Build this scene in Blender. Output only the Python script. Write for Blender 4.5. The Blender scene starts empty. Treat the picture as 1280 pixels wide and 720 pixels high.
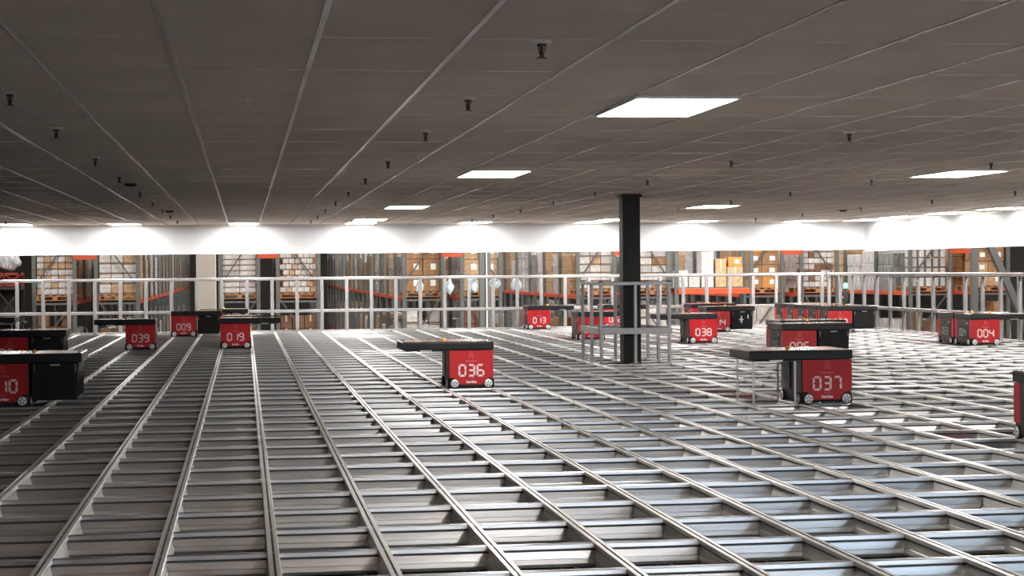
import bpy, bmesh, math, random
from mathutils import Vector, Matrix
random.seed(7)
C = bpy.context.scene.collection
SC = bpy.context.scene

# ------------------------------------------------------------------ camera, world, exposure
CAM_H = 1.2209
cam_d = bpy.data.cameras.new('camera')
cam_d.sensor_width = 36.0
cam_d.lens = 2283.0 / 1280.0 * 36.0
cam_d.clip_end = 300
cam = bpy.data.objects.new('camera', cam_d)
C.objects.link(cam)
YAW, PITCH, ROLL = 0.145448, -0.0104345, -0.0084397
_f = Vector((math.sin(YAW)*math.cos(PITCH), math.cos(YAW)*math.cos(PITCH), math.sin(PITCH)))
_r = Vector((math.cos(YAW), -math.sin(YAW), 0)); _u = _r.cross(_f)
_R = math.cos(ROLL)*_r + math.sin(ROLL)*_u
_U = -math.sin(ROLL)*_r + math.cos(ROLL)*_u
cam.matrix_world = Matrix(((_R.x, _U.x, -_f.x, 0), (_R.y, _U.y, -_f.y, 0), (_R.z, _U.z, -_f.z, CAM_H), (0, 0, 0, 1)))
SC.camera = cam
SC.view_settings.view_transform = 'Standard'
SC.view_settings.look = 'None'
SC.view_settings.gamma = 1.0
SC.view_settings.use_curve_mapping = False
SC.view_settings.exposure = 0.85
PANEL = 26.0          # radiance of the lit ceiling panels
BAY = 0.62             # power scale of the added warehouse lights
w = bpy.data.worlds.new('world'); SC.world = w; w.use_nodes = True
w.node_tree.nodes['Background'].inputs[0].default_value = (0.9, 0.95, 1.0, 1)
w.node_tree.nodes['Background'].inputs[1].default_value = 0.02

def area_light(name, loc, size, size_y, power, col=(1, 0.95, 0.88), rot=(0, 0, 0)):
    l = bpy.data.lights.new(name, 'AREA'); l.shape = 'RECTANGLE'; l.size = size; l.size_y = size_y
    l.energy = power; l.color = col
    o = bpy.data.objects.new(name, l); o.location = loc; o.rotation_euler = rot; C.objects.link(o); return o
# unseen area lights added to light the warehouse beyond the bulkhead
for k, x in enumerate((-6, 2.8, 7.8, 12.4, 17.0, 24.0)):
    area_light('warehouse_fill', (x, 38.9, 6.2), 0.8, 1.6, 620*BAY, rot=(math.radians(28), 0, 0))  # front row tilted to brighten the cream column and carton fronts
    area_light('warehouse_fill', (x, 53.0, 6.4), 0.8, 8.0, 420*BAY)
    area_light('warehouse_fill', (x, 72.0, 6.4), 0.8, 24.0, 900*BAY)

# ------------------------------------------------------------------ materials
def mat(name, col, rough=0.5, metal=0.0, emit=None, estr=0.0, spec=0.5, noise=None, aniso=None, coat=0.0, bump=None):
    m = bpy.data.materials.new(name); m.use_nodes = True
    nt = m.node_tree; b = nt.nodes['Principled BSDF']
    b.inputs['Base Color'].default_value = (*col, 1)
    b.inputs['Roughness'].default_value = rough
    b.inputs['Metallic'].default_value = metal
    b.inputs['Specular IOR Level'].default_value = spec
    b.inputs['Coat Weight'].default_value = coat
    if emit:
        b.inputs['Emission Color'].default_value = (*emit, 1); b.inputs['Emission Strength'].default_value = estr
    if noise:
        sc, lo, hi, stretch = noise
        tc = nt.nodes.new('ShaderNodeTexCoord'); mp = nt.nodes.new('ShaderNodeMapping')
        mp.inputs['Scale'].default_value = stretch
        n = nt.nodes.new('ShaderNodeTexNoise'); n.inputs['Scale'].default_value = sc; n.inputs['Detail'].default_value = 4
        r = nt.nodes.new('ShaderNodeMapRange'); r.inputs[3].default_value = lo; r.inputs[4].default_value = hi
        r.inputs[1].default_value = 0.3; r.inputs[2].default_value = 0.7
        mx = nt.nodes.new('ShaderNodeMix'); mx.data_type = 'RGBA'; mx.blend_type = 'MULTIPLY'; mx.inputs[0].default_value = 1
        mx.inputs[6].default_value = (*col, 1)
        nt.links.new(tc.outputs['Object'], mp.inputs[0]); nt.links.new(mp.outputs[0], n.inputs['Vector'])
        nt.links.new(n.outputs[0], r.inputs[0]); nt.links.new(r.outputs[0], mx.inputs[7])
        nt.links.new(mx.outputs[2], b.inputs['Base Color'])
        if bump:
            bp = nt.nodes.new('ShaderNodeBump'); bp.inputs['Strength'].default_value = bump; bp.inputs['Distance'].default_value = 0.01
            nt.links.new(n.outputs[0], bp.inputs['Height']); nt.links.new(bp.outputs[0], b.inputs['Normal'])
    if aniso:
        b.inputs['Anisotropic'].default_value = aniso[0]
        tg = nt.nodes.new('ShaderNodeTangent'); tg.direction_type = 'RADIAL'; tg.axis = aniso[1]
        nt.links.new(tg.outputs[0], b.inputs['Tangent'])
    return m

M = {}
M['rail'] = mat('aluminium_rail', (0.86, 0.84, 0.80), 0.32, 0.62, noise=(6, 0.86, 1.06, (6, 0.3, 6)))
M['cross'] = mat('aluminium_cross_rail', (0.60, 0.60, 0.61), 0.29, 0.92, noise=(5, 0.80, 1.08, (0.5, 6, 6)))
M['groove'] = mat('groove_shade', (0.16, 0.155, 0.15), 0.5, 0.5)  # centre groove, and painted shade in the recess under the rail lip
M['fence'] = mat('anodised_aluminium', (0.43, 0.415, 0.415), 0.36, 0.6)
M['red'] = mat('red_plastic', (0.52, 0.008, 0.014), 0.38, noise=(30, 0.97, 1.02, (1, 1, 1)))
M['black'] = mat('black_plastic', (0.012, 0.012, 0.013), 0.42, spec=0.4)
M['gloss'] = mat('black_gloss', (0.02, 0.019, 0.018), 0.12, spec=0.6, coat=0.5)
M['binblack'] = mat('bin_plastic', (0.010, 0.010, 0.011), 0.55, spec=0.3)
M['panel'] = mat('grey_panel', (0.035, 0.033, 0.028), 0.45)
M['pink'] = mat('digit_print', (0.95, 0.74, 0.74), 0.4, spec=0.3)
M['white'] = mat('white_print', (0.9, 0.82, 0.82), 0.4)
M['faint'] = mat('faint_print', (0.72, 0.16, 0.18), 0.4)
M['lcd'] = mat('grey_display', (0.42, 0.44, 0.42), 0.4)
M['hub'] = mat('wheel_hub', (0.85, 0.86, 0.87), 0.35, 0.3)
M['tyre'] = mat('tyre_rubber', (0.015, 0.015, 0.015), 0.7)
M['steel'] = mat('steel', (0.55, 0.55, 0.55), 0.35, 0.9)
M['orange_dome'] = mat('orange_dome', (0.95, 0.38, 0.04), 0.3)
M['dark_post'] = mat('dark_painted_steel', (0.022, 0.022, 0.018), 0.5, spec=0.3, noise=(4, 0.8, 1.2, (1, 1, 0.2)))
M['tile'] = mat('ceiling_tile', (0.93, 0.80, 0.70), 0.9, noise=(1.7, 0.93, 1.04, (1, 1, 1)))
M['tbar'] = mat('ceiling_bar', (0.62, 0.56, 0.51), 0.27, spec=0.9)
M['tee'] = mat('ceiling_tee', (0.74, 0.66, 0.60), 0.45)
M['wall'] = mat('white_paint', (0.47, 0.475, 0.49), 0.6, noise=(1.2, 0.98, 1.01, (1, 1, 1)))
M['shell'] = mat('grey_shell', (0.11, 0.10, 0.095), 0.8, noise=(2, 0.9, 1.05, (1, 1, 1)))
M['concrete'] = mat('concrete_floor', (0.022, 0.021, 0.020), 0.8, noise=(2, 0.8, 1.1, (1, 1, 1)))
M['lamp'] = mat('lit_diffuser', (0.9, 0.9, 0.9), 0.5, emit=(1.0, 0.965, 0.92), estr=PANEL)
M['assumed_daylight'] = mat('assumed_daylight_pane', (0.7, 0.75, 0.8), 0.3, emit=(0.72, 0.86, 1.0), estr=3.0)  # glowing pane of the assumed window, added for cool light on the rails
M['added_lamp_cool'] = mat('added_cool_diffuser', (0.9, 0.9, 0.9), 0.5, emit=(0.52, 0.76, 1.0), estr=PANEL*0.55)  # cool glow of the added out-of-view panels
M['deck'] = mat('bounce_deck', (0.55, 0.50, 0.45), 0.6, noise=(3, 0.92, 1.04, (1, 1, 1)))
M['lamp_frame'] = mat('white_enamel', (0.8, 0.8, 0.78), 0.4)
M['chrome'] = mat('chrome', (0.8, 0.8, 0.8), 0.12, 1.0)
M['brass'] = mat('dark_brass', (0.05, 0.03, 0.015), 0.4, 0.4)
M['upright'] = mat('grey_rack_steel', (0.14, 0.15, 0.145), 0.45, 0.3, noise=(12, 0.85, 1.1, (1, 1, 1)))
M['brace'] = mat('dark_brace_steel', (0.11, 0.105, 0.10), 0.5, 0.3)
M['orange'] = mat('orange_beam_paint', (0.62, 0.085, 0.03), 0.45, noise=(8, 0.85, 1.1, (1, 1, 1)))
M['wood'] = mat('pallet_wood', (0.42, 0.20, 0.085), 0.75, noise=(14, 0.7, 1.15, (6, 1, 6)))
M['kraft'] = mat('kraft_card', (0.36, 0.19, 0.09), 0.65, noise=(12, 0.7, 1.15, (1, 1, 1)))
M['tan'] = mat('tan_card', (0.50, 0.33, 0.19), 0.6, noise=(14, 0.65, 1.15, (1, 1, 1)))
M['orangecard'] = mat('orange_card', (0.55, 0.24, 0.06), 0.7, noise=(9, 0.85, 1.1, (1, 1, 1)))
M['whitecard'] = mat('white_card', (0.66, 0.62, 0.60), 0.5, noise=(16, 0.6, 1.15, (1, 1, 1)))
M['greycard'] = mat('grey_card', (0.45, 0.42, 0.41), 0.7, noise=(11, 0.85, 1.05, (1, 1, 1)))
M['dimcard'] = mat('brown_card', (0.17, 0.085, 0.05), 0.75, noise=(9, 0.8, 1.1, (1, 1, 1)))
M['tape'] = mat('packing_tape', (0.62, 0.50, 0.34), 0.3)
M['label'] = mat('paper_label', (0.86, 0.85, 0.83), 0.5)
M['wrap'] = mat('stretch_wrap', (0.72, 0.73, 0.75), 0.22, spec=0.7, noise=(7, 0.45, 1.1, (3, 3, 0.7)), bump=0.6)
M['wrapbrown'] = mat('wrapped_brown', (0.45, 0.30, 0.19), 0.28, spec=0.6, noise=(7, 0.5, 1.15, (3, 3, 0.8)), bump=0.6)
M['wrapgrey'] = mat('wrapped_grey', (0.30, 0.33, 0.33), 0.25, spec=0.6, noise=(6, 0.4, 1.15, (3, 3, 0.5)), bump=0.6)
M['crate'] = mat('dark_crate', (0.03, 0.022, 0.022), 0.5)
M['redcrate'] = mat('dark_red_crate', (0.22, 0.02, 0.015), 0.5)
M['plaster'] = mat('cream_plaster', (0.66, 0.60, 0.54), 0.7)
M['galv'] = mat('galvanised', (0.17, 0.17, 0.17), 0.4, 0.4)
M['bag'] = mat('pale_blue_plastic', (0.62, 0.74, 0.80), 0.35, noise=(12, 0.8, 1.05, (1, 1, 1)), bump=0.4)
M['green'] = mat('green_lamp', (0.1, 0.8, 0.3), 0.4, emit=(0.1, 1.0, 0.35), estr=3.0)

# ------------------------------------------------------------------ mesh helpers
class MB:
    def __init__(self): self.v = []; self.f = []; self.m = []
    def face(self, pts, m=0):
        i = len(self.v); self.v += [tuple(p) for p in pts]; self.f.append(list(range(i, i+len(pts)))); self.m.append(m)
    def box(self, x0, x1, y0, y1, z0, z1, m=0):
        i = len(self.v)
        self.v += [(x0,y0,z0),(x1,y0,z0),(x1,y1,z0),(x0,y1,z0),(x0,y0,z1),(x1,y0,z1),(x1,y1,z1),(x0,y1,z1)]
        for q in ((0,3,2,1),(4,5,6,7),(0,1,5,4),(1,2,6,5),(2,3,7,6),(3,0,4,7)):
            self.f.append([i+k for k in q]); self.m.append(m)
        return self
    def cbox(self, x0, x1, y0, y1, z0, z1, c, m=0):     # box with bevelled edges
        bm = bmesh.new()
        bmesh.ops.create_cube(bm, size=1)
        bmesh.ops.scale(bm, vec=(x1-x0, y1-y0, z1-z0), verts=bm.verts)
        bmesh.ops.translate(bm, vec=((x0+x1)/2, (y0+y1)/2, (z0+z1)/2), verts=bm.verts)
        bmesh.ops.bevel(bm, geom=list(bm.edges), offset=c, segments=2, affect='EDGES', profile=0.5)
        i = len(self.v); bm.verts.index_update()
        self.v += [tuple(v.co) for v in bm.verts]
        for f in bm.faces: self.f.append([i+v.index for v in f.verts]); self.m.append(m)
        bm.free(); return self
    def bar(self, p, q, a, b, m=0, up=(0, 0, 1)):        # rectangular bar between two points
        p, q = Vector(p), Vector(q); d = (q-p).normalized(); u = Vector(up)
        if abs(d.dot(u)) > 0.98: u = Vector((0, 1, 0))
        s = d.cross(u).normalized()*a/2; t = s.cross(d).normalized()*b/2
        i = len(self.v)
        for c in (p, q): self.v += [tuple(c-s-t), tuple(c+s-t), tuple(c+s+t), tuple(c-s+t)]
        for f in ((0,3,2,1),(4,5,6,7),(0,1,5,4),(1,2,6,5),(2,3,7,6),(3,0,4,7)):
            self.f.append([i+k for k in f]); self.m.append(m)
        return self
    def lathe(self, c, axis, prof, n=20, m=0, ms=None):  # prof: (distance along axis, radius)
        c = Vector(c); ax = Vector(axis).normalized()
        u = ax.orthogonal().normalized(); v = ax.cross(u)
        i = len(self.v)
        for (h, r) in prof:
            for k in range(n):
                a = 2*math.pi*k/n
                self.v.append(tuple(c+ax*h+u*r*math.cos(a)+v*r*math.sin(a)))
        for j in range(len(prof)-1):
            for k in range(n):
                k2 = (k+1) % n
                self.f.append([i+j*n+k, i+j*n+k2, i+(j+1)*n+k2, i+(j+1)*n+k]); self.m.append(ms[j] if ms else m)
        self.f.append([i+k for k in range(n)][::-1]); self.m.append(ms[0] if ms else m)
        j = len(prof)-1
        self.f.append([i+j*n+k for k in range(n)]); self.m.append(ms[-1] if ms else m)
        return self
    def extrude(self, prof, axis, a, b, off=(0, 0), ms=None):   # closed profile (s, z) swept along x or y
        n = len(prof); i = len(self.v)
        for t in (a, b):
            for (s, z) in prof:
                self.v.append((s+off[0], t, z+off[1]) if axis == 'y' else (t, s+off[0], z+off[1]))
        for k in range(n):
            k2 = (k+1) % n
            q = [i+k, i+k2, i+n+k2, i+n+k]
            self.f.append(q if axis == 'x' else q[::-1]); self.m.append(ms[k] if ms else 0)
        self.f.append([i+k for k in range(n)]); self.m.append(0)
        self.f.append([i+n+k for k in range(n)][::-1]); self.m.append(0)
        return self
    def mesh(self, name, mats):
        me = bpy.data.meshes.new(name); me.from_pydata(self.v, [], self.f)
        for m in mats: me.materials.append(M[m])
        me.polygons.foreach_set('material_index', self.m)
        bm = bmesh.new(); bm.from_mesh(me); bmesh.ops.recalc_face_normals(bm, faces=bm.faces); bm.to_mesh(me); bm.free()
        me.update(); return me

def obj(name, me, parent=None, loc=None):
    o = bpy.data.objects.new(name, me); C.objects.link(o)
    if parent: o.parent = parent
    if loc: o.location = loc
    return o
def build(mb, name, mats, parent=None, loc=None): return obj(name, mb.mesh(name, mats), parent, loc)
def tag(o, label, cat, group=None, kind=None):
    if label: o['label'] = label
    if cat: o['category'] = cat
    if group: o['group'] = group
    if kind: o['kind'] = kind
    return o
def thing(name, loc, label, cat, group=None, rz=0):
    o = bpy.data.objects.new(name, None); C.objects.link(o); o.location = loc; o.rotation_euler = (0, 0, rz)
    o.empty_display_size = 0.1
    return tag(o, label, cat, group)
def struct(mb, name, mats): return tag(build(mb, name, mats), None, None, kind='structure')
ORD = ['first','second','third','fourth','fifth','sixth','seventh','eighth','ninth','tenth','eleventh','twelfth','thirteenth','fourteenth','fifteenth','sixteenth','seventeenth','eighteenth','nineteenth','twentieth','twenty-first','twenty-second','twenty-third','last']
FONT = {}
def text_mesh(txt, size, m, bold=0.0, width=None):       # lettering facing the viewer (-y), centred
    cu = bpy.data.curves.new('text', 'FONT'); cu.body = txt; cu.size = size; cu.align_x = 'CENTER'; cu.align_y = 'CENTER'
    cu.extrude = 0.0008; cu.offset = bold; cu.resolution_u = 3
    t = bpy.data.objects.new('text', cu); C.objects.link(t)
    dg = bpy.context.evaluated_depsgraph_get(); dg.update()
    me = bpy.data.meshes.new_from_object(t.evaluated_get(dg))
    C.objects.unlink(t); bpy.data.objects.remove(t)
    me.transform(Matrix.Rotation(math.pi/2, 4, 'X'))
    if width:
        xs = [v.co.x for v in me.vertices]; k = width/(max(xs)-min(xs)); me.transform(Matrix.Diagonal((k, 1, 1, 1)))
    me.materials.clear(); me.materials.append(M[m]); return me
SEG = {'0':'abcdef','1':'bc','2':'abged','3':'abgcd','4':'fgbc','5':'afgcd','6':'afgedc','7':'abc','8':'abcdefg','9':'abfgcd'}
def digits_mesh(num, w, h, pitch, t, m, rot=None):       # seven-segment numerals with cut corners, facing -y
    mb = MB(); g = t*0.09
    for k, ch in enumerate(num):
        cx = (k-(len(num)-1)/2)*pitch
        x0, x1 = cx-w/2, cx+w/2; zt, zb, zm = h/2, -h/2, 0
        def poly(pts):
            n = len(pts); a = [(x, -0.0012, z) for x, z in pts]; b = [(x, 0.0012, z) for x, z in pts]
            mb.face(a); mb.face(b[::-1])
            for i in range(n): mb.face([a[i], b[i], b[(i+1) % n], a[(i+1) % n]])
        def hs(z, e):
            if e == 't': poly([(x0+t*.5+g, zt), (x1-t*.5-g, zt), (x1-t*1.1-g, zt-t), (x0+t*1.1+g, zt-t)])
            elif e == 'b': poly([(x0+t*1.1+g, zb+t), (x1-t*1.1-g, zb+t), (x1-t*.5-g, zb), (x0+t*.5+g, zb)])
            else: poly([(x0+t*.6+g, 0), (x0+t*1.1+g, t/2), (x1-t*1.1-g, t/2), (x1-t*.6-g, 0), (x1-t*1.1-g, -t/2), (x0+t*1.1+g, -t/2)])
        def vs(x, d, top):
            za, zb2 = (zt, 0) if top else (0, zb)
            if top: poly([(x, za-t*.5-g), (x, zb2+g), (x+d*t*.5, zb2+g), (x+d*t, zb2+t*.5+g), (x+d*t, za-t-g)])
            else: poly([(x, za-g), (x, zb2+t*.5+g), (x+d*t, zb2+t+g), (x+d*t, za-t*.5-g), (x+d*t*.5, za-g)])
        for s in SEG[ch]:
            if s == 'a': hs(0, 't')
            elif s == 'd': hs(0, 'b')
            elif s == 'g': hs(0, 'm')
            elif s == 'b': vs(x1, -1, True)
            elif s == 'c': vs(x1, -1, False)
            elif s == 'f': vs(x0, 1, True)
            elif s == 'e': vs(x0, 1, False)
    me = mb.mesh('number', [m])
    if rot: me.transform(rot)
    return me

# ------------------------------------------------------------------ room shell
X0, Y0 = 0.11264, 7.99864          # a rail crossing
PX, PY = 0.48, 0.705               # cell pitch
ZC = 2.171                         # ceiling above the grid
YB, XR, XL, YF = 37.4, 13.08, -13.0, -8.0
mb = MB().box(XL, XR, YF, YB, ZC, ZC+0.02); struct(mb, 'ceiling', ['tile'])
# ceiling suspension bars: 0.61 x 1.22 m panels
mb = MB(); T = 0.6096
k = math.ceil((XL)/T-0.5)
while (k+0.5)*T < XR:
    x = (k+0.5)*T; mb.box(x-0.012, x+0.012, YF, YB, ZC-0.003, ZC+0.001); k += 1
struct(mb, 'trim_1', ['tbar']); mb = MB()
y = 9.93-1.2192*14
while y < YB:
    mb.box(XL, XR, y-0.011, y+0.011, ZC-0.0015, ZC+0.001); y += 1.2192
struct(mb, 'trim_5', ['tee'])
ZH = 1.60
struct(MB().box(XL, XR+0.15, YB, YB+0.15, ZH, 7.0), 'wall_back', ['wall'])
struct(MB().box(XR, XR+0.15, YF, YB, 1.565, 7.0), 'wall_right', ['wall'])
struct(MB().box(XL-0.15, XL, YF, YB+0.15, -3.0, 7.0), 'wall_left', ['wall'])
struct(MB().box(XL-0.15, XR+0.15, YF-0.15, YF, -3.0, 7.0), 'wall_front', ['shell'])
wn = bpy.data.objects.new('assumed_window_1', None); C.objects.link(wn); wn.location = (7.4, YF, 0.0); wn['kind'] = 'structure'  # assumed window behind the camera, unseen; its pane glows to lend the rails blue
build(MB().box(-5.0, 5.0, 0.005, 0.02, 0.15, 1.60), 'assumed_window_pane', ['assumed_daylight'], wn)
mb = MB()
for k in range(7): mb.box(-5.03+k*1.6667, -4.97+k*1.6667, 0.004, 0.06, 0.12, 1.63)
mb.box(-5.03, 5.03, 0.004, 0.06, 0.09, 0.15); mb.box(-5.03, 5.03, 0.004, 0.06, 1.60, 1.66); build(mb, 'assumed_window_frame', ['fence'], wn)
mb = MB().box(XL, XR+0.15, YB-0.012, YB+0.162, ZH-0.03, ZH); struct(mb, 'trim_2', ['wall'])
mb = MB().box(XR-0.012, XR+0.162, YF, YB, 1.535, 1.565); struct(mb, 'trim_3', ['wall'])
mb = MB().box(XL, XR, YB-0.02, YB, ZC-0.03, ZC); mb.box(XR-0.02, XR, YF, YB, ZC-0.03, ZC); struct(mb, 'trim_4', ['tbar'])
struct(MB().box(-22, 36, YF-0.3, 100, -3.1, -3.0), 'floor', ['concrete'])
struct(MB().box(XL, XR, YF, 2.95, -0.12, -0.06), 'floor.001', ['deck'])  # unseen pale deck, added to bounce light up to the ceiling
struct(MB().box(-22, 36, 99.8, 100, -3.0, 7.2), 'wall_rear', ['shell'])
struct(MB().box(-22.2, -22, YF, 100, -3.0, 7.2), 'wall_left.001', ['shell'])
struct(MB().box(36, 36.2, YF, 100, -3.0, 7.2), 'wall_right.001', ['shell'])
struct(MB().box(-22, 36, YB+0.15, 100, 7.0, 7.2), 'ceiling.001', ['shell'])
struct(MB().box(XR+0.15, 36, YF, YB+0.15, 7.0, 7.2), 'ceiling.002', ['shell'])

# ------------------------------------------------------------------ the storage grid
grid = thing('storage_grid', (0, 20, -3.0), 'aluminium track grid of long rails and cross rails the red robots drive on', 'storage grid')
GI0, GI1, GJ0, GJ1 = -20, 25, -7, 41
gx0, gx1 = X0+GI0*PX, X0+GI1*PX
gy0, gy1 = Y0+GJ0*PY, Y0+GJ1*PY+0.1
hw = 0.027
# double track section: two running strips with a groove between, a recessed web and a lower flange
half = [(0.005, 0), (hw-0.0045, 0), (hw-0.0022, -0.002), (hw, -0.019), (0.013, -0.022), (0.013, -0.031), (0.0165, -0.032), (0.024, -0.064), (0.0265, -0.066), (0.030, -0.086), (0.030, -0.100), (0.012, -0.104)]
prof = [(-s_, z) for s_, z in half[:0:-1]] + [(-0.005, 0), (-0.004, -0.006), (0.004, -0.006)] + half
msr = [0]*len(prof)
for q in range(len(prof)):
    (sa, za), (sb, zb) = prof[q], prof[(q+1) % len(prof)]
    if (abs(sa) < .0055 and abs(sb) < .0055) or (-.0315 <= min(za, zb) <= -.020 and max(za, zb) <= -.018): msr[q] = 1  # dark on the centre groove and, as painted shade, under the lip
me_l = MB().extrude(prof, 'y', gy0, gy1, ms=msr).mesh('lengthwise_rail', ['rail', 'groove'])
me_l.transform(Matrix.Translation((0, -20, 3.0)))
for i in range(GI0, GI1+1):
    obj('lengthwise_rail', me_l, grid, (X0+i*PX, 0, 0))
prof2 = [(s*0.98, z-0.003) for s, z in prof]
me_c = MB().extrude(prof2, 'x', gx0-0.02, gx1+0.02, ms=msr).mesh('cross_rail', ['cross', 'groove'])
me_c.transform(Matrix.Translation((0, -20, 3.0)))
for j in range(GJ0, GJ1+1):
    obj('cross_rail', me_c, grid, (0, Y0+j*PY, 0))
mpost = MB().box(-0.03, 0.03, -0.03, 0.03, 0, 2.9).mesh('upright_column', ['fence'])
for i in (GI0, GI1):
    for j in (GJ0, 6, 18, 30, GJ1): obj('upright_column', mpost, grid, (X0+i*PX, Y0+j*PY-20, 0))

# dark bins stacked in the cells under the tracks, too many to count
mb = MB()
for i in range(GI0, GI1):
    for j in range(GJ0, GJ1):
        cx, cy = X0+(i+.5)*PX, Y0+(j+.5)*PY
        if abs(cx-4.93) < .42 and abs(cy-23.13) < .52: continue
        n0 = len(mb.v); a, b = .212, .322
        for (p, q, z) in ((a, b, -2.995), (a, b, -.24), (a-.012, b-.012, -.24), (a-.012, b-.012, -.50)):
            mb.v += [(cx-p, cy-q, z), (cx+p, cy-q, z), (cx+p, cy+q, z), (cx-p, cy+q, z)]
        for r in range(3):
            for k in range(4): mb.f.append([n0+r*4+k, n0+r*4+(k+1) % 4, n0+r*4+4+(k+1) % 4, n0+r*4+4+k]); mb.m.append(0)
        mb.f.append([n0+12, n0+13, n0+14, n0+15]); mb.m.append(0)
o = build(mb, 'storage_bins', ['binblack']); tag(o, 'black bins stacked in the dark cells below the aluminium tracks', 'bins', None, 'stuff')

# ------------------------------------------------------------------ black steel pillar and its guard rail
pil = thing('steel_pillar', (4.93, 23.13, -3.0), 'dark square steel pillar rising from the grid to the ceiling inside a rail cage', 'pillar')
mb = MB().cbox(-0.115, 0.115, -0.125, 0.125, 0, 5.171, 0.012); build(mb, 'shaft', ['dark_post'], pil)
mb = MB().cbox(-0.135, 0.135, -0.145, 0.145, 5.13, 5.171, 0.006); build(mb, 'cap_plate', ['dark_post'], pil)
cage = thing('guard_rail', (4.945, 23.53, 0.0), 'low aluminium guard rail boxed around the base of the dark pillar', 'railing')
cx0, cx1, cy0, cy1 = -0.445, 0.445, -0.635, 0.635
pm = MB().cbox(-0.02, 0.02, -0.02, 0.02, 0, 1.0, 0.004); pm.cbox(-0.04, 0.04, -0.04, 0.04, 0, 0.012, 0.003)
pme = pm.mesh('post', ['fence'])
for (px_, py_) in ((cx0, cy0), (0, cy0), (cx1, cy0), (cx0, 0), (cx1, 0), (cx0, cy1), (0, cy1), (cx1, cy1)):
    obj('post', pme, cage, (px_, py_, 0))
for z0, z1, tk, nm in ((1.0, 1.045, 0.024, 'top_rail'), (0.375, 0.455, 0.022, 'middle_band')):
    mb = MB()
    d = tk if nm == 'top_rail' else 0
    o2 = 0.0 if nm == 'top_rail' else 0.022
    for (a, b, c_, d_) in ((cx0-.03, cx1+.03, cy0-tk-o2, cy0+tk-o2), (cx0-.03, cx1+.03, cy1-tk+o2, cy1+tk+o2)):
        mb.cbox(a, b, c_, d_, z0, z1, 0.004)
    for (a, b) in ((cx0-tk-o2, cx0+tk-o2), (cx1-tk+o2, cx1+tk+o2)):
        mb.cbox(a, b, cy0-0.0, cy1+0.0, z0, z1, 0.004)
    build(mb, nm, ['fence'], cage)
me = MB().cbox(-0.03, 0.03, -0.03, 0.03, 1.042, 1.056, 0.004).mesh('corner_cap', ['black'])
for (px_, py_) in ((cx0, cy0), (cx1, cy0), (cx0, cy1), (cx1, cy1)): obj('corner_cap', me, cage, (px_, py_, 0))

# ------------------------------------------------------------------ perimeter fences
FY = 37.16
def fence(name, p0, p1, n, label, gap=None):
    p0, p1 = Vector(p0), Vector(p1); L = (p1-p0).length; ang = math.atan2(p1.y-p0.y, p1.x-p0.x)
    t = thing(name, (p0.x, p0.y, 0), label, 'fence', None, ang)
    me = MB().cbox(-0.034, 0.034, -0.03, 0.03, -0.01, 1.03, 0.006).mesh('post', ['fence'])
    for k in range(n): obj('post', me, t, (L*k/(n-1), 0, 0))
    build(MB().cbox(-0.04, L+0.04, -0.034, 0.034, 1.028, 1.092, 0.012), 'top_rail', ['fence'], t)
    build(MB().cbox(-0.03, L+0.03, -0.026, 0.026, 0.375, 0.437, 0.008), 'middle_rail', ['fence'], t)
    build(MB().cbox(-0.03, L+0.03, -0.026, 0.026, -0.03, 0.022, 0.008), 'bottom_rail', ['fence'], t)
    return t
fence('safety_fence', (-9.45, FY, 0), (12.05, FY, 0), 44, 'long aluminium safety fence across the far edge of the grid')
fence('safety_fence', (12.185, 37.10, 0), (12.185, 3.30, 0), 47, 'aluminium safety fence running along the side of the grid behind robot 004')

# ------------------------------------------------------------------ ceiling lights
lf = MB()
lw, ll = 0.3048, 0.6096
for (a, b, c_, d_) in ((-lw, lw, -ll, -ll+0.02), (-lw, lw, ll-0.02, ll), (-lw, -lw+0.02, -ll, ll), (lw-0.02, lw, -ll, ll)): lf.box(a, b, c_, d_, -0.014, 0)
lf_me = lf.mesh('light_frame', ['lamp_frame'])
ld_me = MB().box(-lw+0.018, lw-0.018, -ll+0.018, ll-0.018, -0.011, -0.002).mesh('light_diffuser', ['lamp'])
ld_cool = MB().box(-lw+0.018, lw-0.018, -ll+0.018, ll-0.018, -0.011, -0.002).mesh('light_diffuser', ['added_lamp_cool'])
def light(x, y, label, cool=False):
    t = thing('ceiling_light', (x, y, ZC), label, 'ceiling light', 'lit troffers in the ceiling')
    obj('light_frame', lf_me, t); obj('light_diffuser', ld_cool if cool else ld_me, t)
for x, y, l in ((2.45, 10.5, 'largest lit ceiling panel in view'), (2.45, 17.95, 'lit ceiling panel straight behind the largest one'),
                (2.42, 27.4, 'thin lit ceiling panel, third back in the row of the largest'), (2.33, 34.2, 'lit ceiling panel, fourth back in the row of the largest, just before the bulkhead'),
                (7.30, 18.0, 'lit ceiling panel standing apart high above robot 004'), (7.22, 27.7, 'thin lit ceiling panel above robot 038 past the dark pillar'),
                (7.15, 35.0, 'lit ceiling panel touching the top of the dark pillar'),
                (2.45, 0.8, 'assumed lit ceiling panel overhead above the viewer, out of view'), (4.9, 0.8, 'cool white ceiling panel added overhead beside the viewer, out of view'), (7.3, 0.8, 'added lit ceiling panel overhead near the side bulkhead, out of view'),  # overhead panels are unseen, the warm one assumed from the rail reflections
                (7.3, 9.0, 'assumed lit ceiling panel one bay in front of the one above robot 004'), (2.45, -5.2, 'assumed last lit ceiling panel near the assumed window wall'), (7.3, -5.2, 'added last lit ceiling panel near the assumed window wall and side bulkhead')):  # panels out of view, assumed to carry on the ceiling rows for light
    light(x, y, l, x > 4 and y < 2)  # cool panels are out of view, added to tint the rail reflections blue
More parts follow.
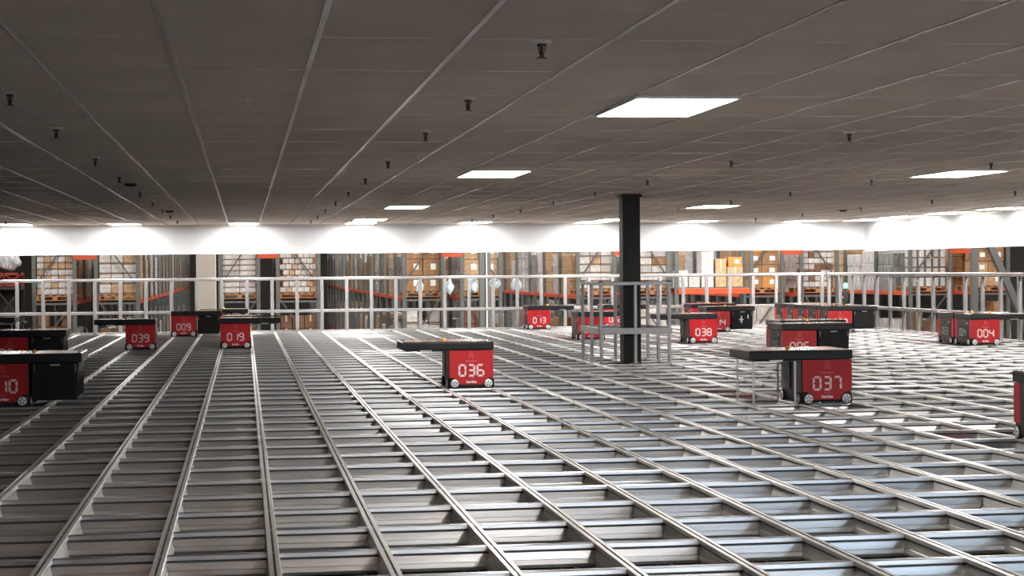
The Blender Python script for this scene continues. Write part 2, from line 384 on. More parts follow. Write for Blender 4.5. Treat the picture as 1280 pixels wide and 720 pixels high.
for k, x in enumerate((-6.75, -4.41, -2.32, 0.0, 2.31, 4.61, 7.03, 9.21, 11.5)):
    light(x, 36.55, 'lit panel against the white back bulkhead, %s counting from the end with the dark robots' % ORD[k])
for k in range(13):
    light(12.62, 36.3-2.42*k if k else 36.0, 'lit panel against the white side bulkhead, %s from the corner' % ORD[k])

# ------------------------------------------------------------------ sprinklers and small ceiling fittings
m1 = MB().lathe((0, 0, 0), (0, 0, -1), [(0.0, 0.041), (0.004, 0.041), (0.009, 0.034), (0.010, 0.022)], 18).mesh('escutcheon', ['lamp_frame'])
mb = MB().lathe((0, 0, -0.008), (0, 0, -1), [(0, 0.020), (0.012, 0.019), (0.014, 0.009), (0.048, 0.007), (0.052, 0.010)], 12)
mb.bar((-0.017, 0, -0.018), (-0.007, 0, -0.058), 0.004, 0.004); mb.bar((0.017, 0, -0.018), (0.007, 0, -0.058), 0.004, 0.004); m2 = mb.mesh('sprinkler_body', ['brass'])
mb = MB().lathe((0, 0, -0.058), (0, 0, -1), [(0, 0.006), (0.006, 0.010), (0.009, 0.022), (0.012, 0.023)], 14); m3 = mb.mesh('deflector', ['brass'])
SPR = {-4.26: (12.3, 15.4, 18.4, 21.6, 24.2, 27.8, 30.9, 34.0), -1.21: (9.89, 12.28, 15.44, 18.4, 22.0, 25.0, 28.0, 31.0, 34.2), 1.24: (7.55, 10.09, 12.5, 15.8, 18.81, 21.9, 25.0, 28.1, 31.2, 34.3),
       4.27: (12.52, 15.71, 19.11, 22.04, 25.11, 28.2, 31.3, 34.3), 6.80: (15.98, 19.21, 22.22, 25.06, 28.2, 31.2, 34.2), 9.77: (22.2, 25.06, 28.1, 31.2, 34.2)}
RN = ['beyond the smoke detectors', 'that holds the smoke detectors', 'between smoke detectors and main lights', 'beside the dark pillar', 'above robot 038 past the pillar', 'above the robot queue']
for ri, (x, ys) in enumerate(SPR.items()):
    for k, y in enumerate(ys):
        t = thing('sprinkler_head', (x, y, ZC), 'dark sprinkler head, %s from the front in the row %s' % (ORD[k], RN[ri]), 'sprinkler', 'sprinkler heads in the ceiling')
        obj('escutcheon', m1, t); obj('sprinkler_body', m2, t); obj('deflector', m3, t)
for (x, y, l) in ((-1.2, 20.0, 'larger dark round smoke detector among the sprinklers above robot 039'), (-1.14, 28.84, 'small dark round smoke detector near the bulkhead above robot 009'), (10.03, 29.76, 'dark round smoke detector on the ceiling above the robot queue')):
    mb = MB().lathe((0, 0, 0), (0, 0, -1), [(0, 0.07), (0.012, 0.07), (0.03, 0.05), (0.034, 0.03)], 20)
    o = build(mb, 'smoke_detector', ['brass'], None, (x, y, ZC)); tag(o, l, 'smoke detector', 'smoke detectors on the ceiling')
mb = MB().box(-0.02, 0.02, -0.004, 0.004, -0.006, 0); mb.box(-0.004, 0.004, -0.004, 0.004, -0.045, -0.005)
o = build(mb, 'ceiling_hook', ['whitecard'], None, (0.03, 10.2, ZC)); tag(o, 'small white T-shaped hook hanging from the ceiling', 'hook')

# ------------------------------------------------------------------ robots
HW = 0.225; DP = 0.65         # half width, depth; origin at the foot of the front face
def wheel_mesh(axis):
    mb = MB()
    mb.lathe((0, 0, 0), axis, [(-0.02, 0.046), (-0.018, 0.049), (0.010, 0.049), (0.014, 0.044), (0.014, 0.041), (0.020, 0.036), (0.022, 0.012), (0.018, 0.010)], 24, ms=[1, 1, 1, 1, 0, 0, 0, 0])
    ax = Vector(axis); u = Vector((0, 0, 1)); v = ax.cross(u)
    for k in range(5):
        a = 2*math.pi*k/5; d = u*math.cos(a)+v*math.sin(a)
        mb.bar(ax*0.021+d*0.010, ax*0.021+d*0.033, 0.006, 0.004, 1, up=tuple(ax))
    return mb.mesh('wheel', ['hub', 'tyre'])
W_F, W_L, W_R, W_B = wheel_mesh((0, -1, 0)), wheel_mesh((-1, 0, 0)), wheel_mesh((1, 0, 0)), wheel_mesh((0, 1, 0))
def dots_mesh():
    mb = MB()
    for (x, z) in ((0, .030), (-.010, .022), (.010, .022), (-.020, .012), (.020, .012), (0, .010), (-.011, -.001), (.011, -.001), (0, -.010), (-.022, -.014), (.022, -.014), (-.012, -.024), (.012, -.024), (-.024, -.030), (.024, -.030)):
        mb.box(x-.0038, x+.0038, -.001, .001, z-.0038, z+.0038)
    return mb.mesh('emblem', ['faint'])
ME = {'emblem': dots_mesh(), 'word': text_mesh('AutoStore', 0.03, 'faint', 0.0006, 0.118), 'lower': text_mesh('kardex', 0.036, 'white', 0.0016, 0.108),
      'line': MB().box(-0.032, 0.032, -.001, .001, -.002, .002).mesh('underline', ['faint'])}
def robot_meshes(s):
    d = {}
    mb = MB().cbox(-HW+.004, HW-.004, .006, DP-.006, .028, .395, .006)
    mb.box(-HW+.03, HW-.03, .02, DP-.02, .012, .03); d['chassis'] = mb.mesh('chassis', ['black'])
    o = -s                                             # outer side, away from the arm
    for nm, ya, yb in (('front_cover', -.004, .10), ('rear_cover', DP-.10, DP+.004)):
        mb = MB()
        yy = (ya, .012) if nm == 'front_cover' else (DP-.012, yb)
        # face plate with the two wheel corners cut out, plus the wrap on the outer side
        pts = [(-HW, .112), (-HW, .392), (HW, .392), (HW, .112), (HW-.045, .108), (HW-.098, .072), (HW-.104, .040), (-HW+.104, .040), (-HW+.098, .072), (-HW+.045, .108)]
        a = [(x, yy[0], z) for x, z in pts]; b = [(x, yy[1], z) for x, z in pts]
        mb.face(a); mb.face(b[::-1])
        for k in range(len(pts)): mb.face([a[k], b[k], b[(k+1) % len(pts)], a[(k+1) % len(pts)]])
        xo = (o*HW-.006*o, o*HW+.002*o)
        mb.box(min(xo), max(xo), ya+.002, yb-.002, .112, .392)
        d[nm] = mb.mesh(nm, ['red'])
    def side(x, sign, dark):
        mb = MB(); xa, xb = (x-.003, x+.006) if sign > 0 else (x-.006, x+.003)
        y0, y1 = (.115, DP-.115) if not dark else (.02, DP-.02)
        if dark:
            mb.cbox(xa, xb, y0, DP/2-.045, .112, .392, .002, 0); mb.cbox(xa, xb, DP/2+.045, y1, .112, .392, .002, 0)
            for yc in (.18, .48): mb.box(xa-.002, xb+.002, yc-.01, yc+.01, .22, .25, 1)
        else:
            mb.cbox(xa, xb, y0, y1, .04, .392, .002, 0)
            mb.box(xa-.003, xb+.003, y0+.04, y1-.04, .10, .29, 1)
            mb.lathe((x+sign*.006, DP/2+.02, .335), (sign, 0, 0), [(0, .018), (.004, .018)], 14, 1)
            mb.box(xa-.002, xb+.002, .13, .19, .325, .345, 2)
            mb.lathe((x+sign*.006, DP/2, .075), (sign, 0, 0), [(0, .016), (.004, .016)], 14, 1)
        return mb.mesh('side_panel', ['panel', 'black', 'lcd'])
    d['side_in'] = side(s*HW, s, True); d['side_out'] = side(-s*HW, -s, False)
    x0, x1 = (-HW-.008, HW+.485) if s > 0 else (-HW-.485, HW+.008)
    mb = MB().cbox(x0, x1, -.012, DP+.012, .398, .472, .006)
    d['deck'] = mb.mesh('lift_deck', ['black'])
    xm = (x0+x1)/2
    mb = MB()
    for a, b in ((x0+.004, xm-.005), (xm+.005, x1-.004)): mb.cbox(a, b, -.008, DP+.008, .470, .482, .004)
    d['lid'] = mb.mesh('deck_lid', ['gloss'])
    mb = MB().lathe((xm, DP*.62, .480), (0, 0, 1), [(0, .020), (.012, .020), (.022, .014), (.026, .006)], 14, 0); d['beacon'] = mb.mesh('beacon', ['orange_dome'])
    xa = (HW+.02, HW+.46) if s > 0 else (-HW-.46, -HW-.02)
    mb = MB().box(xa[0]+.02, xa[1]-.02, .03, DP-.03, .385, .40); mb.box(sum(xa)/2-.06, sum(xa)/2+.06, .0, .03, .383, .398, 1)
    d['gripper'] = mb.mesh('gripper_plate', ['black', 'steel'])
    d['arm'] = (xa, x0, x1)
    return d
RM = {1: robot_meshes(1), -1: robot_meshes(-1)}
NUM = {}
def bin_meshes():
    b = {}
    mb = MB(); wx, wy, h = .215, .315, .345
    # tapered open-top body with rim and wall ribs
    t = .008
    def ring(a, c, z): return [(-a, -c, z), (a, -c, z), (a, c, z), (-a, c, z)]
    rings = [ring(wx-.018, wy-.018, 0), ring(wx-.006, wy-.006, h), ring(wx-.006-t, wy-.006-t, h), ring(wx-.018-t, wy-.018-t, t)]
    i = 0; mb.v += sum(rings, [])
    mb.f.append([3, 2, 1, 0]); mb.m.append(0)
    for r in range(3):
        for k in range(4): mb.f.append([r*4+k, r*4+(k+1) % 4, r*4+4+(k+1) % 4, r*4+4+k]); mb.m.append(0)
    mb.f.append([12, 13, 14, 15]); mb.m.append(0)
    for k in range(7):
        x = -wx+.05+k*(2*wx-.1)/6
        for sy in (-1, 1): mb.box(x-.004, x+.004, sy*(wy-.011)-.004, sy*(wy-.011)+.004, .03, h-.07)
    for k in range(9):
        y = -wy+.05+k*(2*wy-.1)/8
        for sx in (-1, 1): mb.box(sx*(wx-.011)-.004, sx*(wx-.011)+.004, y-.004, y+.004, .03, h-.07)
    b['body'] = mb.mesh('bin_body', ['binblack'])
    mb = MB()
    for (a, c, d_, e) in ((-wx, wx, -wy, -wy+.02), (-wx, wx, wy-.02, wy), (-wx, -wx+.02, -wy, wy), (wx-.02, wx, -wy, wy)): mb.cbox(a, c, d_, e, h-.035, h, .003)
    b['rim'] = mb.mesh('rim', ['binblack'])
    b['handle'] = MB().cbox(-.045, .045, -wy-.004, -wy+.004, h-.028, h-.012, .003).mesh('handle_strip', ['greycard'])
    b['clip'] = MB().cbox(-.008, .008, -wy-.004, -wy+.004, h-.085, h-.012, .002).mesh('corner_clip', ['upright'])
    return b
BM = bin_meshes()
def robot(num, x, y, s, label, has_bin=False, straps=False, side_num=False, bin_label=None, strap_len=.40):
    m = RM[s]
    t = thing('picking_robot', (x, y, 0), label, 'robot', 'red picking robots on the grid')
    for nm, key in (('chassis', 'chassis'), ('front_cover', 'front_cover'), ('rear_cover', 'rear_cover'), ('side_panel', 'side_in'), ('side_panel', 'side_out'), ('lift_deck', 'deck'), ('beacon', 'beacon'), ('gripper_plate', 'gripper')):
        if nm == 'gripper_plate' and has_bin: continue
        o = obj(nm, m[key], t)
        if nm == 'beacon': o['label'] = 'small orange dome on the deck'
    obj('deck_lid', m['lid'], t)
    fc = [c for c in t.children if c.name.startswith('front_cover')][0]
    for sx in (-1, 1):
        obj('wheel', W_F, t, (sx*.174, .000, .05)); obj('wheel', W_B, t, (sx*.174, DP, .05))
        for yy in (.075, DP-.075): obj('wheel', W_L if sx < 0 else W_R, t, (sx*(HW+.004), yy, .05))
    if num not in NUM:
        NUM[num] = digits_mesh(num, .080, .128, .093, .0195, 'pink')
    n = obj('number', NUM[num], fc, (0, -.0052, .185)); n['label'] = 'pale pink numerals ' + num
    obj('emblem', ME['emblem'], fc, (0, -.0052, .345)); obj('wordmark', ME['word'], fc, (0, -.0052, .280))
    obj('underline', ME['line'], fc, (0, -.0052, .103)); obj('lower_wordmark', ME['lower'], fc, (0, -.0052, .067))
    if side_num:
        rot = Matrix.Rotation(-s*math.pi/2, 4, 'Z')
        key = num+'s%d' % s
        if key not in NUM: NUM[key] = digits_mesh(num, .075, .12, .09, .016, 'lcd', rot)
        sp = [c for c in t.children if c.name.startswith('side_panel')][1]
        obj('side_number', NUM[key], sp, (-s*(HW+.0105), DP/2, .195))
    xa, x0, x1 = m['arm']
    if straps:
        me = MB().box(-.009, .009, -.0015, .0015, -strap_len, 0).mesh('lift_band', ['steel'])
        for xx in (xa[0]+.03, xa[1]-.03):
            for yy in (.06, DP-.06): obj('lift_band', me, t, (xx, yy, .40))
    if has_bin:
        bx = x+(xa[0]+xa[1])/2
        b = thing('storage_bin', (bx, y+DP/2, .05), bin_label, 'bin', 'black bins carried by robots')
        obj('bin_body', BM['body'], b); obj('rim', BM['rim'], b); obj('handle_strip', BM['handle'], b)
        for sx in (-1, 1): obj('corner_clip', BM['clip'], b, (sx*.185, 0, 0))
    return t
def ysnap(y): return y if y == 15.60 else Y0+round((y-Y0)/PY)*PY+0.02
ROB = [
 ('010', -2.195, 17.40, 1, 'largest dark red robot, face cut by the photo edge, black bin under its arm', True, False, False, 'largest black bin, under the arm of the dark robot cut by the photo edge'),
 ('021', -3.00, 24.2, 1, 'dark red robot peeking over the deck of the largest dark robot, bin alongside', True, False, False, 'black bin half hidden behind the deck of the largest dark robot'),
 ('007', -4.50, 31.5, 1, 'robot cut off by the photo edge, only its black arm tip before the fence', False, True, False, None),
 ('039', -1.62, 29.4, -1, 'red robot numbered 039 with an empty arm, in front of robot 009', False, False, False, None),
 ('009', -1.137, 35.1, 1, 'red robot numbered 009 beside a black bin, close to the far fence', True, False, False, 'black bin beside robot 009 close to the far fence'),
 ('016', -0.644, 36.3, 1, 'robot behind the bin of robot 009, only its black arm showing', False, False, False, None),
 ('019', -0.147, 29.3, 1, 'red robot numbered 019 with an empty arm, before the bin of robot 009', False, False, False, None),
 ('023', -0.14, 30.6, 1, 'robot directly behind robot 019, only its deck edge showing', False, False, False, None),
 ('036', 2.295, 18.66, -1, 'bright red robot numbered 036 standing alone mid-grid with an empty arm', False, False, False, None),
 ('013', 5.855, 36.3, 1, 'small red robot numbered 013 against the far fence, empty arm toward the pillar', False, False, False, None),
 ('026', 5.841, 30.5, 1, 'red robot seen through the guard rail of the pillar, number behind its posts', False, False, False, None),
 ('022', 7.41, 36.3, 1, 'red robot mostly hidden by the pillar, behind the one in the guard rail', False, False, False, None),
 ('038', 7.26, 28.15, -1, 'bright red robot numbered 038 just past the pillar with an empty arm', False, False, False, None),
 ('014', 8.81, 33.6, 1, 'red robot half hidden behind robot 038, taped black bin under its arm', True, False, False, 'black bin with white tape marks just past robot 038'),
 ('027', 9.22, 36.3, 1, 'robot against the far fence behind the taped bin, deck edge and side showing', False, False, False, None),
 ('037', 5.10, 15.60, -1, 'largest bright red robot, numbered 037, four lift bands hanging from its arm', False, True, False, None),
 ('005', 7.097, 22.8, 1, 'red robot numbered 005 just behind robot 037, ribbed black bin beside it', True, False, True, 'ribbed black bin beside robot 005'),
 ('031', 7.48, 24.2, 1, 'robot behind robot 005, only the edge of its black deck showing', False, False, False, None),
 ('020', 10.954, 32.6, 1, 'front robot of the queue by the fence, red face and black bin', True, False, True, 'black bin of the front robot in the queue by the fence'),
 ('024', 10.954, 33.31, 1, 'second robot in the queue by the fence, only its dark numbered side showing', False, False, True, None),
 ('028', 10.954, 34.02, 1, 'third robot in the queue by the fence, only its dark numbered side showing', False, False, True, None),
 ('032', 10.954, 34.72, 1, 'fourth robot in the queue by the fence, only its dark numbered side showing', False, False, True, None),
 ('011', 10.954, 35.43, 1, 'last robot of the queue, by the fence corner', False, False, True, None),
 ('004', 11.11, 26.6, 1, 'bright red robot numbered 004 by the side fence, lift bands under its arm', False, True, True, None),
 ('033', 11.11, 27.31, 1, 'robot close behind robot 004 with 033 on its dark side', False, False, True, None),
 ('018', 5.575, 11.53, 1, 'robot cut by the photo edge, just its dark side and one wheel, before robot 004', False, False, False, None),
]
for (n, x, y, s, l, hb, st, sn, bl) in ROB:
    robot(n, x, ysnap(y), s, l, hb, st, sn, bl)
# tape marks on the bin of the robot behind 038
for b in [o for o in C.objects if o.get('label', '').startswith('black bin with white tape')]:
    mb = MB().box(-.06, .02, -.317, -.312, .17, .19); mb.box(-.03, -.005, -.318, -.313, .12, .25); mb.box(.10, .12, -.318, -.313, .2, .27)
    o = build(mb, 'tape_mark', ['label'], b); o['label'] = 'white tape cross'

# ------------------------------------------------------------------ green signal lamp on the right fence
t = thing('signal_lamp', (12.309, 36.4, 0.60), 'small control box with a glowing green lamp on the fence corner', 'signal lamp')
build(MB().cbox(-.05, .05, -.04, .04, -.12, .10, .008), 'lamp_housing', ['crate'], t)
build(MB().lathe((0, 0, .09), (0, 0, 1), [(0, .02), (.07, .02)], 12), 'lamp_neck', ['crate'], t)
build(MB().lathe((0, 0, .16), (0, 0, 1), [(0, .03), (.03, .045), (.08, .045), (.11, .025)], 16), 'lens', ['green'], t)
build(MB().box(-.09, .0, -.02, .02, -.05, .0), 'bracket', ['steel'], t)

# ------------------------------------------------------------------ pale blue bags on the back fence
def blob(name, loc, sx, sy, sz, m, label, cat, group, seed):
    rnd = random.Random(seed); bm = bmesh.new(); bmesh.ops.create_icosphere(bm, subdivisions=3, radius=1)
    ph = [rnd.uniform(0, 6) for _ in range(6)]
    for v in bm.verts:
        c = v.co; k = 1+.12*math.sin(5*c.x+ph[0])*math.sin(4*c.z+ph[1])+.07*math.sin(9*c.z+ph[2]+3*c.x)
        v.co = Vector((c.x*sx*k*(1-.25*max(c.z, 0)), c.y*sy*k, c.z*sz*k))
    me = bpy.data.meshes.new(name); bm.to_mesh(me); bm.free(); me.materials.append(M[m])
    for p in me.polygons: p.use_smooth = True
    o = obj(name, me, None, loc); tag(o, label, cat, group); return o
for k, (x, z, sx, sz) in enumerate(((3.52, .88, .08, .14), (4.13, .87, .09, .15), (4.62, .90, .09, .18), (5.07, .93, .13, .12), (5.52, .90, .12, .125))):
    blob('plastic_bag', (x+.03, FY+(.101 if k in (0, 4) else .097), z), sx, .06, sz, 'bag', 'pale blue plastic bag hung behind the back fence, %s of five counted toward the pillar' % ORD[k], 'bag', 'pale blue bags on the back fence', k)

# ------------------------------------------------------------------ warehouse beyond: columns
o = build(MB().cbox(-.21, .21, -.2, .2, -3.0, 7.0, .01), 'building_column', ['plaster'], None, (-.82, 40.2, 0)); tag(o, 'wide cream building column behind the back fence', 'column')
t = thing('building_column', (5.91, 45.0, -3.0), 'grey steel building column with a pale conduit behind the back fence', 'column')
mb = MB().box(-.14, .14, -.10, -.08, 0, 10); mb.box(-.14, .14, .08, .10, 0, 10); mb.box(-.01, .01, -.1, .1, 0, 10); build(mb, 'shaft', ['galv'], t)
build(MB().lathe((.03, -.12, 0), (0, 0, 1), [(0, .018), (10, .018)], 10), 'conduit', ['label'], t)
t = thing('steel_brace', (18.2, 43.6, -3.0), 'thick grey diagonal steel brace and column beyond the side fence', 'brace')
mb = MB().bar((-.1, 0, 5.6), (2.5, 0, 0.0), .16, .16); build(mb, 'diagonal', ['galv'], t)
mb = MB().box(-.16, -.04, -.1, .1, 0, 9.97); build(mb, 'column', ['galv'], t)

# ------------------------------------------------------------------ warehouse: pallet racks and their loads
YR, BAYL = 48.0, 2.75
LV = (-1.45, 0.50, 2.35)
def rack(frames, label, bays):
    x_mid = sum(sum(f) for f in frames)/(2*len(frames))
    t = thing('pallet_rack', (x_mid, YR, -3.0), label, 'pallet rack', 'pallet racks beyond the fence')
    um = MB().cbox(-.05, .05, -.04, .04, 0, 6.2, .006).mesh('upright', ['upright'])
    for fi, (a, b) in enumerate(frames):
        a -= x_mid; b -= x_mid; d = 1 if fi == 0 else -1; NB = bays[fi]
        sm = MB().bar((a, 0, 0), (b, 0, 0), .04, .05).mesh('strut', ['upright'])
        p, q = (a, b) if d > 0 else (b, a)
        bmsh = MB().bar((p, .01, 0), (q, .01, 1.45), .035, .05, up=(0, 1, 0)).mesh('brace', ['brace'])
        for k in range(NB+1):
            for x in (a, b): obj('upright', um, t, (x, BAYL*k, 0))
        for k in range(2):
            for zz in (.3, 2.0, 3.42, 5.2): obj('strut', sm, t, (0, BAYL*k, zz))
        for zz in (.35, 2.1, 3.85): obj('brace', bmsh, t, (0, 0, zz))
        for z in LV:
            for x in (a, b):
                build(MB().cbox(x-.03, x+.03, 0, BAYL*NB, z+3-.10, z+3, .006), 'load_beam', ['orange'], t)
    if len(frames) > 1:
        zz = 1.62; build(MB().cbox(frames[0][1]-x_mid-.02, frames[1][0]-x_mid+.02, -.05, .05, zz+3-.07, zz+3+.05, .006), 'row_spacer', ['orange'], t)
    return t
def pallet(x, y, z, w, d, label, group):
    mb = MB()
    n = 6
    for k in range(n):
        xx = -w/2+(w-.09)*k/(n-1); mb.box(xx, xx+.09, -d/2, d/2, .115, .14)
    for yy in (-d/2, -.05, d/2-.1):
        mb.box(-w/2, w/2, yy, yy+.1, .095, .115)
        for xx in (-w/2, -.06, w/2-.12): mb.box(xx, xx+.12, yy, yy+.1, .02, .095)
        mb.box(-w/2, w/2, yy, yy+.1, 0, .02)
    o = build(mb, 'pallet', ['wood'], None, (x, y, z+.003)); tag(o, label, 'pallet', group)
def carton_mesh(w, d, h, m, style):
    mb = MB().cbox(-w/2, w/2, -d/2, d/2, 0, h, min(w, h)*.04, 0)
    if style == 'label':
        mb.box(-.02, w*.28, -d/2-.003, -d/2+.002, h*.35, h*.72, 2)
    elif style == 'tape':
        mb.box(-w*.06, w*.06, -d/2-.002, d/2+.002, h*.55, h+.002, 1)
    elif style == 'band':
        mb.box(-w/2-.002, w/2+.002, -d/2-.002, d/2+.002, h*.06, h*.20, 1)
    return mb.mesh('carton', [m, 'tape' if style != 'band' else 'dimcard', 'label'])
def stack(x0, x1, z, nx, nz, h, mats, style, label, group, y=YR+.12, d=.55, jit=.002, skip=0.0, brick=False, gap=.012):
    W = (x1-x0)/nx; mes = [carton_mesh(W-gap, d, h-gap*.5, mm, style) for mm in mats]
    for r in range(nz):
        for c in range(nx):
            if r == nz-1 and random.random() < skip: continue
            off = (W/2 if (brick and r % 2) else 0)
            if brick and r % 2 and c == nx-1: continue
            o = obj('carton', random.choice(mes), None, (x0+W*(c+.5)+off+random.uniform(-jit, jit), y+d/2+random.uniform(-.02, .02), z+r*h))
            o.rotation_euler = (0, 0, random.uniform(-.008, .008)); tag(o, label, 'carton', group)
def wrapped(x, y, z, w, d, h, m, label, seed):
    rnd = random.Random(seed); mb = MB()
    nx, nz = 2, max(2, int(h/.3))
    for r in range(nz):
        for a in range(2):
            for b in range(2):
                e = rnd.uniform(0, .035)
                mb.cbox(-w/2+a*w/2+e*.6, -w/2+(a+1)*w/2-e*.4, -d/2+b*d/2+e, -d/2+(b+1)*d/2-e*.5, r*h/nz, (r+1)*h/nz-.006, .012)
    o = build(mb, 'wrapped_load', [m], None, (x, y, z+.004)); tag(o, label, 'pallet load', 'wrapped loads in the racks')
    return o
PAIRS = [[(-5.33, -4.31), (-3.77, -2.72)], [(-.62, .36), (.86, 1.92)], [(4.16, 5.18), (5.69, 6.72)], [(8.81, 9.81), (10.38, 11.34)], [(13.38, 14.45), (14.99, 15.99)], [(18.08, 19.23), (19.86, 20.9)]]
NM = ['of tan and white cartons, before the cream column', 'of flat packets and honeycomb cartons, past the cream column', 'loaded with large brown labelled cartons', 'half hidden by the dark pillar', 'behind the queue of robots', 'beyond the side fence above robot 004']
WHERE = ['rack before the cream column', 'rack past the cream column', 'rack of large brown cartons', 'rack half hidden by the pillar', 'rack behind the robot queue', 'rack beyond the side fence']
ROW = [('far row', 'aisle row'), ('first row', 'second row'), ('aisle row', 'far row'), ('aisle row', 'far row'), ('aisle row', 'far row'), ('aisle row', 'far row')]
FAR = 16
BAYS = [(2, FAR), (2, 2), (FAR, 2), (FAR, 2), (FAR, 2), (FAR, 2)]
for k, fr in enumerate(PAIRS): rack(fr, 'grey pallet rack with orange beams, ' + NM[k], BAYS[k])
Z1 = 0.50; ZL = -1.45
# upper level end loads: (frame, columns, rows, box height, materials, style, brick, words)
END = [((0, 0), 5, 8, .165, ['whitecard', 'tan', 'whitecard'], 'band', False, 'small white and tan carton'), ((0, 1), 3, 5, .26, ['whitecard', 'whitecard', 'tan'], 'band', False, 'white box with dark seams'),
       ((1, 0), 2, 9, .145, ['whitecard', 'greycard', 'whitecard'], 'band', False, 'flat white wrapped packet'), ((1, 1), 6, 9, .15, ['whitecard', 'whitecard', 'tan'], 'band', True, 'small white carton of a honeycomb pile'),
       ((2, 0), 2, 3, .43, ['kraft'], 'label', False, 'large brown carton with a white label'), ((2, 1), 2, 3, .42, ['kraft', 'tan'], 'label', False, 'plain brown carton with a label'),
       ((3, 0), 3, 6, .22, ['whitecard', 'greycard', 'tan', 'whitecard'], 'band', False, 'white and grey parcel'), ((3, 1), 2, 6, .21, ['whitecard', 'greycard', 'kraft'], 'band', False, 'white and brown parcel'),
       ((4, 0), 2, 4, .32, ['orangecard', 'kraft', 'kraft'], 'label', False, 'orange brown carton'), ((4, 1), 5, 8, .16, ['whitecard', 'greycard', 'dimcard'], 'band', False, 'small pale carton with brown strips'),
       ((5, 0), 5, 5, .27, ['whitecard', 'greycard'], 'plain', False, 'pale bundle with dark gaps'), ((5, 1), 2, 4, .34, ['tan', 'kraft'], 'label', False, 'brown carton with pale label')]
for (p, q), nx, nz, h, ms, st, br, wd in END:
    a, b = PAIRS[p][q]; side = ROW[p][q]
    grp = 'cartons at the end of the %s, %s' % (side, WHERE[p])
    pallet((a+b)/2, YR+.66, Z1, b-a+.02, 1.1, 'wooden pallet under the upper cartons of the %s, %s' % (side, WHERE[p]), 'pallets in the racks')
    gp = .012 if st != 'plain' else .07
    stack(a+.06, b-.06, Z1+.145, nx, nz, h, ms, st, '%s, %s of the %s' % (wd, side, WHERE[p]), grp, brick=br, gap=gp)
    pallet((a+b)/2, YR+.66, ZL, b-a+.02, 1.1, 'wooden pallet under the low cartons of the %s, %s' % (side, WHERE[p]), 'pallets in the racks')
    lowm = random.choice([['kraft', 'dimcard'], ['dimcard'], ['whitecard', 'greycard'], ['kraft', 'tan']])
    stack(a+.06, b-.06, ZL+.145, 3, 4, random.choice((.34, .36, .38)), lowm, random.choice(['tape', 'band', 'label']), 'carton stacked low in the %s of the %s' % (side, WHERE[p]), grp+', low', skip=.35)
# loads farther back along every aisle
WM = ['wrap', 'wrapbrown', 'wrap', 'wrapgrey', 'kraft', 'whitecard', 'wrapgrey', 'tan']
for p, fr in enumerate(PAIRS):
    for q, (a, b) in enumerate(fr):
        side = ROW[p][q]
        nb = BAYS[p][q]; spots = []
        for k in range(nb):
            y0 = YR+BAYL*k
            if k: spots.append((y0+.72, 1.12))
            if k == 0 or k < 8: spots.append((y0+2.03, 1.12))
            if k >= 8: spots[-1] = (y0+1.375, 2.3)
        for k, (y, dd) in enumerate(spots):
            for z, lv in ((Z1, 'upper'), (ZL, 'lower')):
                hh = random.uniform(.95, 1.5) if lv == 'upper' else random.uniform(.9, 1.3)
                mm = random.choice(WM)
                wrapped((a+b)/2, y, z, b-a, dd, hh, mm,
                        '%s load, %s shelf, %s back, %s, %s' % ({'wrap': 'clear wrapped', 'wrapbrown': 'wrapped brown', 'wrapgrey': 'wrapped grey', 'kraft': 'brown', 'whitecard': 'white', 'tan': 'tan'}[mm], lv, ORD[k], side, WHERE[p]), p*1000+q*100+k*10+(lv == 'upper'))
# far left aisle: wrapped goods on a dark red crate
blob('wrapped_bundle', (-5.75, 46.4, 1.58), .30, .3, .30, 'wrap', 'pale plastic wrapped bundle on the dark red lattice crate', 'bundle', None, 31)
blob('wrapped_bundle', (-6.35, 46.4, 1.57), .32, .3, .28, 'wrapbrown', 'brownish wrapped bundle on the dark red lattice crate, cut by the photo edge', 'bundle', None, 32)
def crate(x, y, z, w, d, h, m, label, n=3):
    mb = MB()
    for xx in (-w/2, w/2-.05):
        for yy in (-d/2, d/2-.05): mb.box(xx, xx+.05, yy, yy+.05, 0, h)
    for zz in (0, h-.06): mb.box(-w/2, w/2, -d/2, d/2, zz, zz+.06)
    for k in range(n):
        xa = -w/2+w*k/n; xb = -w/2+w*(k+1)/n
        mb.bar((xa, -d/2, .05), (xb, -d/2, h-.05), .03, .04, up=(0, 1, 0)); mb.bar((xb, -d/2, .05), (xa, -d/2, h-.05), .03, .04, up=(0, 1, 0))
        mb.box(xb-.03, xb, -d/2, -d/2+.03, 0, h)
    mb.box(-w/2+.03, w/2-.03, d/2-.04, d/2, .05, h-.05)
    o = build(mb, 'crate', [m], None, (x, y, z)); tag(o, label, 'crate'); return o
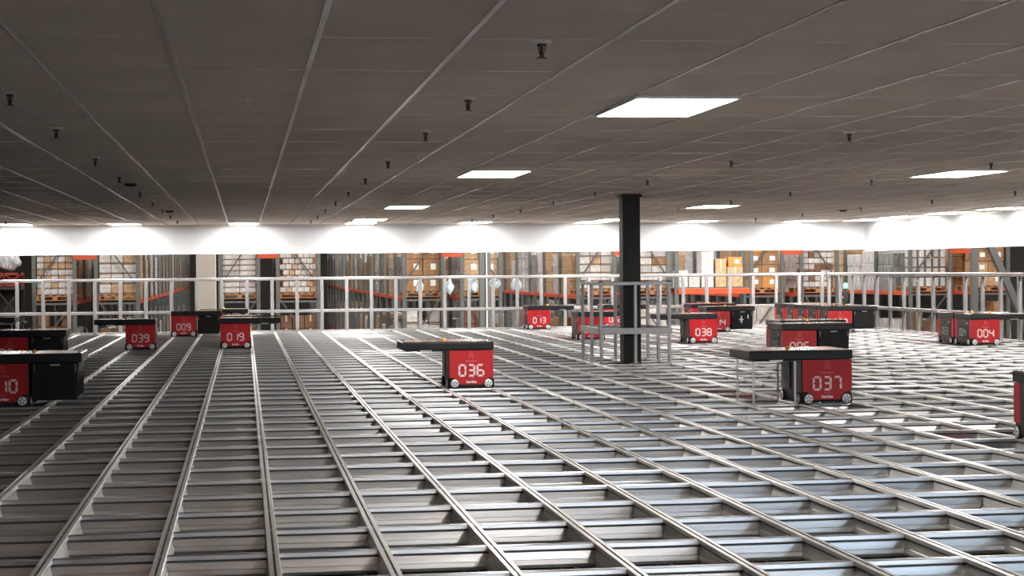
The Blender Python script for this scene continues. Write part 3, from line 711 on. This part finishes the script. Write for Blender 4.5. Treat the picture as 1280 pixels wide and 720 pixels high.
crate(-6.0, 46.4, .90, 1.15, .8, .33, 'redcrate', 'dark red lattice crate under the two wrapped bundles')
crate(-6.0, 46.4, .02, 1.15, .8, .86, 'crate', 'tall dark crate below the red lattice crate', 2)
crate(-6.0, 46.4, -3.0, 1.3, .9, 3.02, 'crate', 'dark stacking frame, lowest below the red lattice crate', 2)

# facing rack between the pillar and the queue
t = thing('pallet_rack', (11.5, 44.0, -3.0), 'rack facing the camera past the pillar, orange beam carrying tall cartons', 'pallet rack', 'pallet racks beyond the fence')
um = MB().cbox(-.05, .05, -.04, .04, 0, 5.2, .006).mesh('upright', ['upright'])
for x in (-.95, .95):
    for yy in (0, .9): obj('upright', um, t, (x, yy, 0))
for z in (3.70, 1.9): build(MB().cbox(-.95, .95, -.04, .04, z-.14, z, .006), 'load_beam', ['orange'], t); build(MB().cbox(-.95, .95, .86, .94, z-.14, z, .006), 'load_beam', ['orange'], t); build(MB().box(-.95, .95, -.03, .93, z, z+.02), 'shelf_deck', ['upright'], t)
g = 'tall cartons on the facing orange rack'
for k, (x, w, h, mm, l) in enumerate(((10.72, .26, .42, 'whitecard', 'short white carton at the pillar end of the facing orange rack'), (11.02, .28, .30, 'greycard', 'low grey carton on the facing orange rack'), (11.36, .30, .88, 'whitecard', 'tallest white carton on the facing orange rack'),
                                    (11.70, .28, .70, 'tan', 'tall tan carton in the middle of the facing orange rack'), (12.06, .40, .50, 'tan', 'wide tan carton at the queue end of the facing orange rack'))):
    o = obj('carton', carton_mesh(w, .5, h, mm, 'tape'), None, (x, 44.32, .726)); tag(o, l, 'carton', g)
o = obj('carton', carton_mesh(.36, .5, .24, 'orangecard', 'label'), None, (12.07, 44.32, 1.23)); tag(o, 'small orange carton on top of the wide tan one', 'carton', g)
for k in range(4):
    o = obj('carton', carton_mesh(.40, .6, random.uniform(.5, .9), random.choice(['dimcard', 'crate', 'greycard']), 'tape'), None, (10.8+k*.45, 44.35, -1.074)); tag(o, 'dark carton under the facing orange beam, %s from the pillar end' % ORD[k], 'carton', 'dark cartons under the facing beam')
